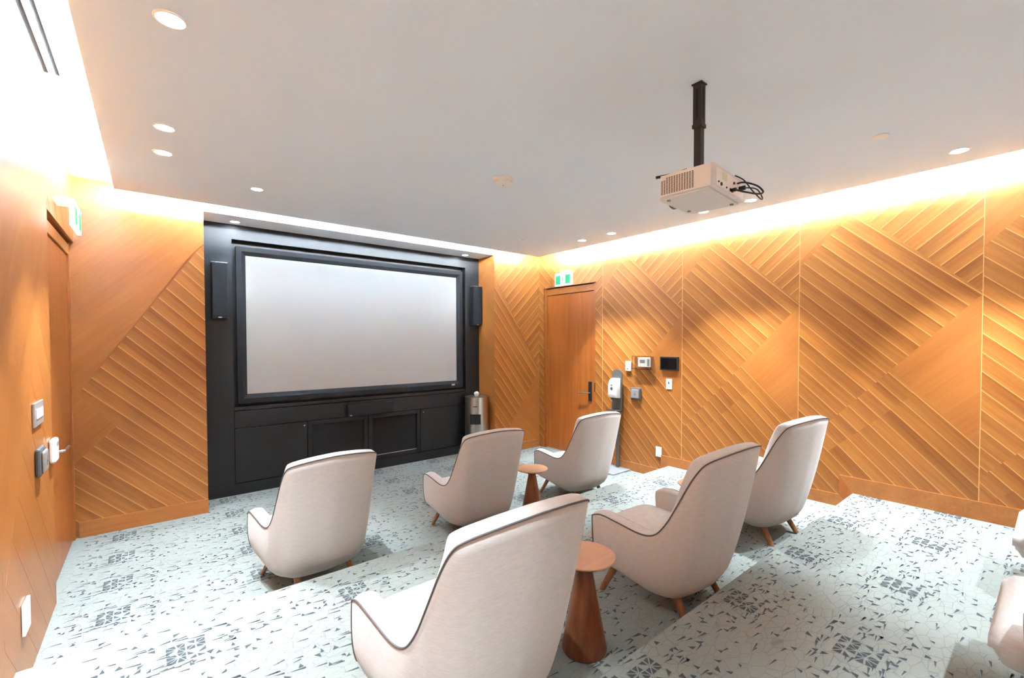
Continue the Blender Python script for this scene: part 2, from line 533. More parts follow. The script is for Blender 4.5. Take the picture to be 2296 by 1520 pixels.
# regions of one panel; (s,z) polygons, direction, soft?
TOPZ = ZU - 0.002
def panel_regions(wd=WP, s0=0.0):
    return [
        ([(0.40, 2.70), (WP, 1.955), (WP, 3.2), (0.40 + 0.0, 3.2)], R(41), 'veneer'),           # upper right
        ([(0.40, 2.70), (0.40, 3.2), (s0, 3.2), (s0, 2.28)] if s0 == 0 else [(0.40, 2.70), (0.40, 3.2), (s0, 3.2), (s0, 2.70 - (0.40 - s0) * 1.05)], R(45), 'veneer_soft'),
        ([(s0, 2.28 if s0 == 0 else 2.70 - (0.40 - s0) * 1.05), (s0, 0.62 + s0 * 1.13), (WP, 1.94), (WP, 1.955), (0.40, 2.70)], R(-43), 'veneer'),
        ([(0.67, 1.377), (WP, 0.835), (WP, 1.94)], R(45), 'veneer_soft'),
        ([(0.67, 1.377), (s0, 0.62 + s0 * 1.13), (s0, 0.40 + s0 * 0.97), (0.80, 1.176), (0.795, 1.243)], R(-45), 'veneer'),
        ([(0.80, 1.176), (s0, 0.40 + s0 * 0.97), (s0, -0.05), (WP, -0.05), (WP, 0.835), (0.795, 1.243)], R(-45.5), 'veneer'),
    ]

def build_panel(wall, O, u, n, rects, regions, name='wall_panel'):
    s0 = min(r[0] for r in rects); s1 = max(r[1] for r in rects)
    bm = B()
    for (a, b, c, d) in rects:
        # backing board behind the leaves
        quad = [O + u * s + Vector((0, 0, z)) for s, z in ((a, c), (b, c), (b, d), (a, d))]
        f1 = [bm.verts.new(q + n * 0.001) for q in quad]
        f2 = [bm.verts.new(q - n * 0.012) for q in quad]
        bm.faces.new(f1); bm.faces.new(f2[::-1])
        for i in range(4): bm.faces.new((f1[i], f1[(i + 1) % 4], f2[(i + 1) % 4], f2[i]))
    pn = obj(name, bm, M['wood_back'], wall)
    for poly, ang, mk in regions:
        for (a, b, c, d) in rects:
            q = rect(poly, a, b, c, d)
            if len(q) >= 3:
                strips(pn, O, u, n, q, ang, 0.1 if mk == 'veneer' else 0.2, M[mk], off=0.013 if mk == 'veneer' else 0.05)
    return pn

NR, UR = Vector((-1, 0, 0)), Vector((0, -1, 0))
NF, UF = Vector((0, -1, 0)), Vector((1, 0, 0))
NL, UL = Vector((1, 0, 0)), Vector((0, 1, 0))
DY0, DY1, DZ = 3.987, 5.011, 2.405                 # right door opening

bm = B()
box(bm, XR + 0.013, XR + 0.16, YBACK - 0.2, DY0, -0.15, ZU + 0.1)
box(bm, XR + 0.013, XR + 0.16, DY1, YB + 0.2, -0.15, ZU + 0.1)
box(bm, XR + 0.013, XR + 0.16, DY0, DY1, DZ, ZU + 0.1)
box(bm, XR + 0.10, XR + 0.16, DY0, DY1, -0.15, DZ)
wr = struct('wall_right', bm, M['wood_back'])
SE = [5.039, 3.864, 2.689 + 0.026, 1.540, 0.365, -0.81]
# panel beside and above the door
O = Vector((XR, SE[0], 0))
build_panel(wr, O, UR, NR, [(SE[0] - YC, WP, DZ, TOPZ), (SE[0] - YC, SE[0] - DY1, 0, DZ), (SE[0] - DY0, WP, 0, DZ)],
            [([(-0.1, 2.30), (0.40, 2.70), (0.40, 2.70), (-0.1, 3.17)], R(-43), 'veneer'), ([(-0.1, 3.17), (0.40, 2.70), (WP, 1.955), (WP, 3.2), (-0.1, 3.2)], R(41), 'veneer'),
             ([(-0.1, 2.30), (-0.1, -0.05), (0.2, -0.05), (0.2, 2.54)], R(-43), 'veneer'),
             ([(0.40, 2.70), (-0.1, 2.30), (0.2, 2.54), (0.2, -0.05), (WP, -0.05), (WP, 1.955)], R(-43), 'veneer')])
for i in range(1, 5):
    wdt = SE[i] - SE[i + 1]
    O = Vector((XR, SE[i], 0))
    zb = [0, 0, 0.0, 0.1][i - 1]
    build_panel(wr, O, UR, NR, [(0.0, min(wdt, WP), zb, TOPZ)], panel_regions())
O = Vector((XR, SE[5], 0))
build_panel(wr, O, UR, NR, [(0.0, SE[5] - YBACK, 0.2, TOPZ)], [([(0, 0), (WP, 0), (WP, 3.2), (0, 3.2)], R(-43), 'veneer_soft')])

for i in range(1, 6):
    if SE[i] < YBACK: continue
    bm = B(); box(bm, XR - 0.0085, XR, SE[i] - 0.0025, SE[i] + 0.0025, 0.1, TOPZ, 0.001); obj('panel_edge', bm, M['veneer_edge'], wr)
# front columns either side of the screen alcove
bm = B(); box(bm, XA1 + 0.004, XR + 0.013, YC + 0.013, YB + 0.15, -0.1, ZU)
wfr = struct('wall_front_right', bm, M['wood_back'])
s0c = WP - (XR - XA1)
cols = [([(s0c, 2.537), (WP, 1.165), (WP, 3.2), (s0c, 3.2)], R(45), 'veneer'),
        ([(s0c, 2.537), (s0c, 0.0), (0.62, 0.41), (0.915, 0.837), (WP - .02, 1.175)], R(-52), 'veneer'),
        ([(0.915, 0.837), (WP, 0.528), (WP, 1.165), (WP - .02, 1.175)], R(45), 'veneer_soft'),
        ([(0.915, 0.837), (0.62, 0.41), (s0c, 0.0), (WP, 0.0), (WP, 0.528)], R(-45), 'veneer_soft')]
build_panel(wfr, Vector((XA1 - s0c, YC, 0)), UF, NF, [(s0c, WP, 0, TOPZ)], cols)
build_panel(wfr, Vector((XA1, YB, 0)), UR, NR, [(0.0, YB - YC, 0, ZA)],
            [([(0, 1.9), (0.4, 2.35), (0.4, 3.1), (0, 3.1)], R(48), 'veneer_soft'), ([(0, 0), (0.4, 0), (0.4, 2.35), (0, 1.9)], R(-45), 'veneer_soft')])

bm = B(); box(bm, XLD - 0.15, XA0 - 0.002, YC + 0.013, YB + 0.15, -0.1, ZU)
wfl = struct('wall_front_left', bm, M['wood_back'])
xl = XL - 0.03
lcols = [([(0.031, 1.188 - .02), (0.744 + .031, 2.365), (0.872 + .031, 2.53), (0.91, 3.2), (0, 3.2), (0, 1.15)], R(45), 'veneer_soft'),
         ([(0.031, 1.168), (0, 1.15), (0, 0.60), (0.273, 0.892), (0.273 - .05, 0.96)], R(45), 'veneer_soft'),
         ([(0.031, 1.168), (0.223, 0.96), (0.273, 0.892), (0.0, 0.60), (0, 0), (0.91, 0), (0.91, 2.53), (0.903, 2.53), (0.775, 2.365)], R(-45), 'veneer')]
# split the non-convex last region
lcols[2:] = [([(0.031, 1.168), (0.903, 2.53), (0.903, 0.262), (0.273, 0.892)], R(-45), 'veneer'),
             ([(0.273, 0.892), (0.903, 0.262), (0.903, 0.0), (0, 0), (0, 0.60)], R(-45), 'veneer')]
build_panel(wfl, Vector((xl, YC, 0)), UF, NF, [(0.0, XA0 - xl, 0, TOPZ)], lcols)

# left wall with its door
LDY0, LDZ = 3.915, 2.40
bm = B()
box(bm, XL - 0.16, XL - 0.013, YBACK - 0.2, LDY0, -0.15, ZU + 0.1)
box(bm, XL - 0.16, XL - 0.013, LDY0, YC + 0.1, LDZ + 0.012, ZU + 0.1)
box(bm, XL - 0.16, XL - 0.10, LDY0, YC + 0.1, -0.15, LDZ + 0.012)
wl = struct('wall_left', bm, M['wood_back'])
# panel by the door: a soft triangle pointing to the door, its tip at y=3.18, z=1.16
lreg = [([(0.0, 2.45), (0.48, 1.164), (1.215, 2.2), (1.215, 3.2), (0, 3.2)], R(50), 'veneer_soft'),
        ([(0.48, 1.164), (0.0, 0.55), (0.0, -0.05), (1.215, -0.05), (1.215, 2.2)], R(-45), 'veneer_soft'),
        ([(0.0, 2.45), (0.0, 0.55), (0.48, 1.164)], R(62), 'veneer_soft')]
build_panel(wl, Vector((XL, 2.70, 0)), UL, NL, [(0.0, LDY0 - 2.70, 0, TOPZ)], lreg)
build_panel(wl, Vector((XL, 2.70, 0)), UL, NL, [(LDY0 - 2.70, YC - 2.70, LDZ + 0.012, TOPZ)], [([(1, 2), (2.6, 2), (2.6, 3.2), (1, 3.2)], R(-45), 'veneer_soft')])
for k in range(3):
    y0 = 2.70 - WP * (k + 1)
    build_panel(wl, Vector((XL, y0, 0)), UL, NL, [(0.0, WP, 0, TOPZ)],
                [([(0, 1.6), (WP, 2.7), (WP, 3.2), (0, 3.2)], R(43), 'veneer_soft'), ([(0, 1.6), (0, 0.3), (WP, 1.3), (WP, 2.7)], R(-45), 'veneer_soft'), ([(0, 0.3), (0, -.05), (WP, -.05), (WP, 1.3)], R(45), 'veneer_soft')])
bm = B(); box(bm, XL - 0.2, XR + 0.2, YBACK - 0.15, YBACK, -0.15, ZU + 0.1)
struct('wall_back', bm, M['wood'])

# ------------------------------------------------------------------ baseboards
BT, BH = 0.014, 0.105
def bb(name, pieces):
    root = None
    for nm, bm, mat in pieces:
        o = obj(nm, bm, mat, root)
        if root is None:
            root = o; o['kind'] = 'structure'
    return root
def ybar(y0, y1, z0, z1, cut0=0.0, cut1=0.0, x=XR, t=-BT):
    """bar along y; cut0/cut1: how far the top edge is set back at each end (mitres)"""
    bm = B()
    prism(bm, [(y0, z0), (y1, z0), (y1 - cut1, z1), (y0 + cut0, z1)], 'x', x - 0.002 * (1 if t < 0 else -1), x + t - 0.0)
    return bm
XB = XR - 0.005
G = 0.095
bm = B(); prism(bm, [(Y1, 0), (DY0 - 0.005, 0), (DY0 - 0.005, BH), (Y1 + G, BH)], 'x', XB, XR - BT - 0.004)
base_r = struct('baseboard_right', bm, M['wood'])
bm = B(); prism(bm, [(Y1, 0), (Y1 + G, BH), (Y1 + G, Z1 + BH), (Y1, Z1)], 'x', XB, XR - BT - 0.004)
obj('mitred_end', bm, M['wood'], base_r)
bm = B(); prism(bm, [(Y1, Z1), (Y1 + G, Z1 + BH), (Y2 + G, Z1 + BH), (Y2, Z1)], 'x', XB, XR - BT - 0.004)
obj('board', bm, M['wood'], base_r)
bm = B(); prism(bm, [(Y2, Z1), (Y2 + G, Z1 + BH), (Y2 + G, Z2 + 0.135), (Y2, Z2)], 'x', XB, XR - BT - 0.004)
obj('mitred_end', bm, M['wood_door'], base_r)
bm = B(); prism(bm, [(Y2, Z2), (Y2 + G, Z2 + 0.135), (YBACK, Z2 + 0.135), (YBACK, Z2)], 'x', XB, XR - BT - 0.004)
obj('board', bm, M['wood'], base_r)
bm = B(); box(bm, XA1 - 0.004, XR - BT - 0.006, YC - BT - 0.004, YC - 0.005, 0, 0.115)
struct('baseboard_front_right', bm, M['wood'])
bm = B(); box(bm, XL, XA0 + 0.001, YC - BT - 0.004, YC - 0.005, 0, 0.13)
struct('baseboard_front_left', bm, M['wood'])

# ------------------------------------------------------------------ right door
d1 = empty('door_1'); d1['kind'] = 'structure'
FT = 0.045
XJ = XR + 0.012
bm = B(); box(bm, XJ, XR + 0.09, DY0, DY0 + FT, 0, DZ - 0.004, 0.003)
obj('door_frame', bm, M['wood_door'], d1)
bm = B(); box(bm, XJ, XR + 0.09, DY1 - FT, DY1, 0, DZ - 0.004, 0.003)
obj('door_frame', bm, M['wood_door'], d1)
bm = B(); box(bm, XJ + 0.006, XR + 0.09, DY0 + FT, DY1 - FT, DZ - 0.105, DZ - 0.014, 0.003)
obj('door_head', bm, M['wood'], d1)
bm = B(); box(bm, XJ + 0.012, XJ + 0.055, DY0 + FT + 0.006, DY1 - FT - 0.006, 0.012, DZ - 0.113, 0.002)
leaf = obj('door_leaf', bm, M['wood_door'], d1)
bm = B(); box(bm, XJ - 0.004, XR + 0.09, DY0 + FT, DY1 - FT, 0.0, 0.010, 0.002)
obj('threshold', bm, M['silver'], d1)
hx = XJ + 0.012
bm = B(); box(bm, hx - 0.012, hx, 4.070, 4.130, 0.795, 1.060, 0.004)
hd = obj('lock_plate', bm, M['pole'], leaf)
bm = B(); tube(bm, smoothpath([(hx, 4.10, 0.905), (hx - 0.05, 4.10, 0.905), (hx - 0.058, 4.13, 0.904), (hx - 0.058, 4.27, 0.902)], 5), 0.008, 10)
obj('lever_handle', bm, M['metal'], leaf, True)
bm = B(); box(bm, XJ - 0.004, XJ, DY0 + 0.008, DY0 + 0.03, 0.93, 1.05, 0.001)
obj('strike_plate', bm, M['pole'], d1)

# left door
d2 = empty('door_2'); d2['kind'] = 'structure'
bm = B(); box(bm, XLD - 0.045, XLD, LDY0 + 0.012, YC - 0.055, 0.012, LDZ - 0.10, 0.002)
leaf2 = obj('door_leaf', bm, M['wood_door'], d2)
bm = B(); box(bm, XLD - 0.045, XLD + 0.012, YC - 0.052, YC - 0.006, 0.0, LDZ, 0.003)
obj('door_frame', bm, M['wood_door'], d2)
bm = B(); box(bm, XLD - 0.045, XLD + 0.012, LDY0 + 0.012, YC - 0.055, LDZ - 0.095, LDZ - 0.014, 0.003)
obj('door_head', bm, M['wood'], d2)
bm = B(); box(bm, XL - 0.06, XL + 0.004, LDY0 - 0.012, LDY0 + 0.008, 0.0, LDZ, 0.003)
obj('door_frame', bm, M['wood'], d2)
bm = B(); box(bm, XLD, XLD + 0.010, 4.05, 4.11, 0.79, 1.06, 0.003)
obj('lock_plate', bm, M['pole'], leaf2)
bm = B(); tube(bm, smoothpath([(XLD, 4.08, 0.905), (XLD + 0.060, 4.08, 0.905), (XLD + 0.07, 4.11, 0.904), (XLD + 0.07, 4.27, 0.902)], 5), 0.009, 10)
obj('lever_handle', bm, M['steel'], leaf2, True)

# ------------------------------------------------------------------ media wall (black) with the screen recess
OX0, OX1, OZ0, OZ1 = 0.650, 3.494, 0.922, 2.674
RD = 0.10
bm = B(); box(bm, XA0 - 0.01, XA1 + 0.002, YB + RD, YB + 0.2, 0.0, ZA)
wmedia = struct('wall_front', bm, M['black'])
bm = B(); box(bm, XA0 - 0.01, OX0, YB, YB + RD, 0.0, ZA); struct('trim_1', bm, M['black'])
bm = B(); box(bm, OX1, XA1 + 0.002, YB, YB + RD, 0.0, ZA); struct('trim_2', bm, M['black'])
bm = B(); box(bm, OX0, OX1, YB, YB + RD, OZ1, ZA); struct('trim_3', bm, M['black'])

cab = empty('media_cabinet', (0, 0, 0))
tag(cab, 'black built-in media cabinet below the projection screen', 'cabinet')
bm = B(); box(bm, OX0 + 0.002, OX1 - 0.002, YB - 0.002, YB + 0.028, 0.702, 0.880, 0.002)
obj('fascia', bm, M['black'], cab)
bm = B(); box(bm, OX0 + 0.002, OX1 - 0.002, YB - 0.004, YB + RD - 0.03, OZ0 - 0.035, OZ0, 0.003); obj('ledge', bm, M['black'], cab)
bm = B(); box(bm, OX0 + 0.002, OX1 - 0.002, YB + 0.03, YB + RD - 0.035, 0.0, OZ0 - 0.036); obj('carcass', bm, M['blackgap'], cab)
bm = B(); box(bm, XA0, XA1 - 0.01, YB - 0.004, YB + 0.0, 0.0, 0.115, 0.002)
obj('toe_kick', bm, M['black'], cab)
dx = [OX0, 1.360, 2.066, 2.775, OX1]
for i in range(4):
    a, b = dx[i] + 0.003, dx[i + 1] - 0.003
    if i in (0, 3):
        bm = B(); box(bm, a, b, YB, YB + 0.028, 0.122, 0.697, 0.002)
        dr = obj('cabinet_door', bm, M['black'], cab)
        kx = 1.324 if i == 0 else 2.815
        bm = B(); t = B(); lathe(t, [(0.004, 0), (0.007, 0.004), (0.009, 0.014), (0.006, 0.018)], 12)
        merge(bm, t, Matrix.Translation((kx, YB, 0.655)) @ Matrix.Rotation(R(90), 4, 'X'))
        obj('knob', bm, M['steel'], dr, True)
    else:
        bm = B(); fw = 0.05
        box(bm, a, a + fw, YB, YB + 0.028, 0.122, 0.697, 0.002); box(bm, b - fw, b, YB, YB + 0.028, 0.122, 0.697, 0.002)
        box(bm, a + fw, b - fw, YB, YB + 0.028, 0.122, 0.172, 0.002); box(bm, a + fw, b - fw, YB, YB + 0.028, 0.647, 0.697, 0.002)
        dr = obj('cabinet_door', bm, M['black'], cab)
        bm = B(); box(bm, a + fw, b - fw, YB + 0.018, YB + 0.026, 0.172, 0.647)
        obj('mesh_panel', bm, M['grille'], dr)
        bm = B(); box(bm, a + fw, b - fw, YB + 0.004, YB + 0.010, 0.172, 0.178)
        obj('mesh_trim', bm, M['silver'], dr)

# projection screen
scr = empty('projection_screen', (0, 0, 0))
tag(scr, 'large blank white projection screen with a black velvet frame', 'screen')
FX0, FX1, FZ0, FZ1, FW = 0.690, 3.463, 0.952, 2.612, 0.088
YS = YB + 0.035
bm = B(); box(bm, FX0 + FW - 0.01, FX1 - FW + 0.01, YS + 0.02, YS + 0.03, FZ0 + FW - 0.01, FZ1 - FW + 0.01)
obj('screen_surface', bm, M['screen'], scr)
def framebar(pts):
    # pts: outer a, outer b, inner b, inner a in (x,z); bevelled face slopes in
    bm = B()
    mids = [((pts[0][0] * .45 + pts[3][0] * .55), (pts[0][1] * .45 + pts[3][1] * .55)), ((pts[1][0] * .45 + pts[2][0] * .55), (pts[1][1] * .45 + pts[2][1] * .55))]
    back = [bm.verts.new((p[0], YS + 0.055, p[1])) for p in pts]
    o1, o2 = bm.verts.new((pts[0][0], YS - 0.012, pts[0][1])), bm.verts.new((pts[1][0], YS - 0.012, pts[1][1]))
    m1, m2 = bm.verts.new((mids[0][0], YS - 0.014, mids[0][1])), bm.verts.new((mids[1][0], YS - 0.014, mids[1][1]))
    i1, i2 = bm.verts.new((pts[3][0], YS + 0.018, pts[3][1])), bm.verts.new((pts[2][0], YS + 0.018, pts[2][1]))
    bm.faces.new((o1, o2, m2, m1)); bm.faces.new((m1, m2, i2, i1)); bm.faces.new((back[0], back[1], o2, o1)); bm.faces.new((back[3], back[2], i2, i1))
    bm.faces.new((back[0], back[3], i1, m1, o1)); bm.faces.new((back[1], back[2], i2, m2, o2)); bm.faces.new(back)
    return bm
P4 = [(FX0, FZ0), (FX1, FZ0), (FX1, FZ1), (FX0, FZ1)]
I4 = [(FX0 + FW, FZ0 + FW + 0.01), (FX1 - FW, FZ0 + FW + 0.01), (FX1 - FW, FZ1 - FW), (FX0 + FW, FZ1 - FW)]
for i in range(4):
    j = (i + 1) % 4
    obj('screen_frame', framebar([P4[i], P4[j], I4[j], I4[i]]), M['blackvelvet'], scr)
bm = B(); box(bm, 3.275, 3.325, YS - 0.018, YS - 0.012, 0.985, 1.008, 0.001)
bd = obj('maker_badge', bm, M['silver'], scr)

def speaker(x0, x1, z0, z1, label, dep=0.10):
    r = empty('wall_speaker', ((x0 + x1) / 2, YB, z0))
    tag(r, label, 'speaker', 'black speakers around the screen')
    hw, h = (x1 - x0) / 2, z1 - z0
    bm = B(); box(bm, -hw, hw, -dep + 0.012, 0.0, 0, h, 0.006)
    obj('speaker_body', bm, M['black'], r)
    bm = B(); box(bm, -hw + 0.003, hw - 0.003, -dep, -dep + 0.012, 0.02 if h > w_ else 0.003, h - 0.003, 0.005)
    obj('speaker_grille', bm, M['grille'], r)
    bm = B()
    if h > w_: box(bm, -0.016, 0.016, -dep + 0.004, -dep + 0.011, 0.006, 0.016, 0.002)
    else: box(bm, -hw + 0.02, -hw + 0.045, -dep - 0.004, -dep, 0.012, 0.022, 0.001)
    obj('badge', bm, M['silver'], r)
    if h > w_:
        bm = B(); box(bm, -hw - 0.001, hw + 0.001, -dep + 0.002, -0.0, h, h + 0.006, 0.001)
        obj('top_cap', bm, M['silver'], r)
w_ = 0.3
speaker(0.465, 0.600, 1.845, 2.405, 'tall black wall speaker left of the projection screen')
speaker(3.580, 3.718, 1.845, 2.405, 'tall black wall speaker right of the projection screen')
speaker(1.795, 2.364, 0.705, 0.845, 'long black centre speaker lying on the cabinet band under the screen', 0.075)

# ------------------------------------------------------------------ downlights
def downlight(x, y, z, label, power=LAMP_W, on=True, group='recessed ceiling downlights', size=R(68), r=0.05):
    t = empty('ceiling_downlight', (x, y, z))
    tag(t, label, 'downlight', group)
    bm = B(); lathe(bm, [(r * 0.86, 0.0), (r * 0.88, -0.004), (r * 1.04, -0.004), (r * 1.10, 0.0)], 32, cap=False)
    obj('trim_ring', bm, M['white'], t, True)
    bm = B(); lathe(bm, [(r * 0.87, -0.0015), (0.001, -0.0035)], 32, cap=False)
    obj('lamp_lens', bm, M['lens'] if on else M['lcd'], t, True)
    if on:
        ld = bpy.data.lights.new('downlight_beam', 'SPOT')
        ld.energy = power
        ld.color = LAMP_COL
        ld.spot_size = size
        ld.spot_blend = 0.4
        ld.shadow_soft_size = 0.035
        lo = bpy.data.objects.new('downlight_beam', ld)
        link(lo, t)
        lo.location = (0, 0, -0.012)
ZCB = ZC
XLR, XRR = 0.073, 4.035
LY = [(3.731, 'downlight over the left aisle, farthest of the left row'), (3.294, 'downlight over the left aisle, second of the far left pair'),
      (2.186, 'large-looking downlight at the top left, nearest in view'), (1.745, 'downlight of the left row above the front row gap'), (0.442, 'downlight of the left row above the camera'), (0.0, 'downlight of the left row straight above the camera'), (-1.1, 'downlight of the left row behind the camera')]
for y, lb in LY: downlight(XLR, y, ZCB, lb)
RY = [(3.723, 'downlight nearest the right exit door'), (3.275, 'second downlight from the right exit door'), (2.181, 'downlight seen just under the projector body'),
      (1.745, 'downlight seen beside the projector cables'), (0.442, 'downlight nearest the right edge above the panelled wall'), (0.0, 'downlight of the right row outside the view'), (-1.1, 'downlight of the right row behind the camera')]
for y, lb in RY: downlight(XRR, y, ZCB, lb)
for x, lb in ((1.35, 'added fill downlight, unseen behind the camera, left of two'), (2.75, 'added fill downlight, unseen behind the camera, right of two')): downlight(x, -0.75, ZCB, lb)  # unseen fill lamps, added to brighten the upper tier, chair backs and ceiling
downlight(0.668, 4.138, ZCB, 'small downlight in front of the left speaker', power=LAMP_W * 0.5, r=0.045)
downlight(3.449, 4.144, ZCB, 'unlit grey downlight in front of the right speaker', on=False, r=0.03)
downlight(0.667, 5.362, ZA, 'downlight in the alcove soffit above the left screen corner', power=LAMP_W * 0.11, size=R(56), r=0.045)
downlight(3.409, 5.362, ZA, 'downlight in the alcove soffit above the right screen corner', power=LAMP_W * 0.11, size=R(56), r=0.045)

# smoke detector, blank cap, diffuser
t = empty('smoke_detector', (2.066, 2.713, ZC)); tag(t, 'white round smoke detector in the middle of the ceiling', 'smoke detector')
bm = B(); lathe(bm, [(0.080, 0), (0.080, -0.012), (0.074, -0.018)], 40); obj('mount_ring', bm, M['white'], t, True, angle=40)
bm = B(); lathe(bm, [(0.070, -0.018), (0.068, -0.034), (0.055, -0.044), (0.02, -0.047)], 40); obj('detector_head', bm, M['white'], t, True, angle=40)
bm = B(); lathe(bm, [(0.004, -0.046), (0.004, -0.049)], 10); obj('indicator', bm, M['darkgrey'], t)
t = empty('sprinkler_cover', (3.387, 0.712, ZC)); tag(t, 'flat white sprinkler cover plate on the ceiling near the right wall', 'sprinkler')
bm = B(); lathe(bm, [(0.042, 0), (0.042, -0.004), (0.038, -0.007)], 32); obj('cover_plate', bm, M['white'], t, True, angle=30)
t = empty('linear_air_diffuser', (0, 0, ZU)); tag(t, 'white two-slot linear air diffuser in the left ceiling gap', 'air vent')
bm = B()
x_ = [-0.432, -0.395, -0.376, -0.353, -0.336, -0.300]
box(bm, x_[0], x_[1], 0.8, 3.26, -0.008, 0.0); box(bm, x_[2], x_[3], 0.8, 3.26, -0.008, 0.0); box(bm, x_[4], x_[5], 0.8, 3.26, -0.008, 0.0)
box(bm, x_[1], x_[2], 3.245, 3.26, -0.008, 0.0); box(bm, x_[3], x_[4], 3.245, 3.26, -0.008, 0.0)
obj('diffuser_frame', bm, M['white'], t)
for a, b in ((x_[1], x_[2]), (x_[3], x_[4])):
    bm = B(); box(bm, a, b, 0.8, 3.245, -0.0015, 0.0); obj('slot', bm, M['blackgap'], t)

# ------------------------------------------------------------------ projector and its ceiling pole
t = empty('projector_mount', (2.037, 1.125, 2.40)); tag(t, 'black telescopic ceiling pole holding the projector', 'ceiling mount')
bm = B(); box(bm, -0.026, 0.026, -0.026, 0.026, ZC - 2.40 - 0.006, ZC - 2.40, 0.001); obj('ceiling_plate', bm, M['pole'], t)
bm = B(); box(bm, -0.021, 0.021, -0.021, 0.021, 0.225, ZC - 2.40 - 0.006, 0.002); up_ = obj('upper_tube', bm, M['pole'], t)
bm = B(); box(bm, -0.022, -0.0215, -0.005, 0.005, 0.26, 0.40); box(bm, -0.005, 0.005, -0.0222, -0.021, 0.26, 0.41); obj('slot', bm, M['blackgap'], up_)
bm = B(); box(bm, -0.0175, 0.0175, -0.0175, 0.0175, 0.02, 0.23, 0.002); obj('lower_tube', bm, M['pole'], t)
bm = B(); box(bm, -0.024, 0.024, -0.024, 0.024, 0.222, 0.240, 0.002); obj('collar', bm, M['pole'], t)
bm = B(); box(bm, -0.03, 0.03, -0.03, 0.03, -0.006, 0.03, 0.003); obj('bracket', bm, M['pole'], t)

pj = empty('projector', (2.085, 1.145, 2.285), R(5)); tag(pj, 'white projector hanging from the black ceiling pole', 'projector')
PW, PD, PH = 0.185, 0.14, 0.108
bm = B()
prism(bm, [(-PW, -PD + .01), (-PW + .01, -PD), (PW - .01, -PD), (PW, -PD + .01), (PW, PD - .03), (PW - .05, PD), (-PW + .06, PD), (-PW, PD - .03)], 'z', 0.008, PH)
prism(bm, [(-PW + .012, -PD + .02), (PW - .012, -PD + .02), (PW - .014, PD - .035), (PW - .055, PD - .012), (-PW + .065, PD - .012), (-PW + .014, PD - .035)], 'z', 0.0, 0.008)
body = obj('projector_body', bm, M['offwhite'], pj)
bm = B()
for i in range(13):
    for j in range(14):
        y = -0.052 + i * 0.0125; z = 0.018 + j * 0.0056
        if y > 0.085 and j > 11: continue
        box(bm, -PW - 0.0008, -PW + 0.001, y, y + 0.008, z, z + 0.0028)
o = obj('side_grille', bm, M['blackgap'], pj); o['kind'] = 'stuff'
bm = B(); box(bm, -PW + .03, PW - .012, -PD - 0.002, -PD, 0.016, PH - 0.012, 0.001); obj('input_panel', bm, M['white'], pj)
bm = B(); box(bm, -PW + 0.10, -PW + 0.15, -PD - 0.003, -PD - 0.002, 0.055, 0.09); obj('rating_label', bm, M['yellowlabel'], pj)
for k, (x, z, r) in enumerate([(-0.10, 0.030, 0.008), (-0.13, 0.034, 0.004), (-0.04, 0.028, 0.004), (0.05, 0.07, 0.006)]):
    bm = B(); tt = B(); lathe(tt, [(r, 0), (r, 0.004)], 12); merge(bm, tt, Matrix.Translation((x, -PD - 0.002, z)) @ Matrix.Rotation(R(90), 4, 'X')); obj('socket', bm, M['cable'], pj)
bm = B(); box(bm, 0.0, 0.04, -PD - 0.003, -PD - 0.002, 0.022, 0.036); obj('video_port', bm, M['cable'], pj)
bm = B(); tt = B(); lathe(tt, [(0.05, 0), (0.05, 0.02), (0.042, 0.03), (0.03, 0.012)], 28); merge(bm, tt, Matrix.Translation((0.03, PD - 0.005, 0.055)) @ Matrix.Rotation(R(-90), 4, 'X')); obj('lens_ring', bm, M['darkgrey'], pj, True, angle=40)
for x, y in ((-0.14, 0.09), (0.10, 0.10), (0.14, -0.10)):
    bm = B(); lathe(bm, [(0.009, -0.006), (0.009, 0.0)], 12, x, y); obj('foot', bm, M['lcd'], pj)
bm = B(); tube(bm, smoothpath([(0.09, -PD - 0.004, 0.078), (0.11, -PD - 0.03, 0.082), (0.16, -PD - 0.07, 0.068), (0.20, -PD - 0.085, 0.045), (0.16, -PD - 0.075, 0.028), (0.06, -PD - 0.05, 0.02), (0.02, -PD - 0.02, 0.028)], 6), 0.0042, 8)
tube(bm, [(0.02, -PD - 0.024, 0.029), (0.02, -PD - 0.003, 0.029)], 0.009, 8)
c1 = obj('projector_cable', bm, M['cable'], None, True); c1.matrix_world = Matrix.Translation((2.085, 1.145, 2.285)) @ Matrix.Rotation(R(5), 4, 'Z')
tag(c1, 'thick black video cable looping at the back of the projector', 'cable', 'projector cables')
bm = B(); tube(bm, smoothpath([(0.12, -PD - 0.004, 0.06), (0.14, -PD - 0.035, 0.062), (0.19, -PD - 0.06, 0.06), (0.235, -PD - 0.07, 0.03), (0.20, -PD - 0.075, 0.012), (0.15, -PD - 0.05, 0.05), (0.10, -PD - 0.03, 0.09), (0.07, -PD + 0.0, PH + 0.004)], 6), 0.003, 8)
tube(bm, [(0.12, -PD - 0.03, 0.06), (0.12, -PD - 0.003, 0.06)], 0.011, 8)
c2 = obj('projector_cable', bm, M['cable'], None, True); c2.matrix_world = c1.matrix_world.copy()
tag(c2, 'thin black power cable with plug at the back of the projector', 'cable', 'projector cables')
bm = B(); tube(bm, smoothpath([(-0.10, 0.02, PH - 0.001), (-0.10, 0.02, PH + 0.035), (-0.125, 0.06, PH + 0.018), (-0.14, 0.085, PH + 0.012)], 4), 0.0013, 6)
tube(bm, [(-0.14, 0.085, PH + 0.012), (-0.155, 0.15, PH + 0.012)], 0.007, 8)
c3 = obj('infrared_receiver', bm, M['cable'], None, True); c3.matrix_world = c1.matrix_world.copy()
tag(c3, 'black stick receiver on a thin wire on top of the projector', 'receiver')

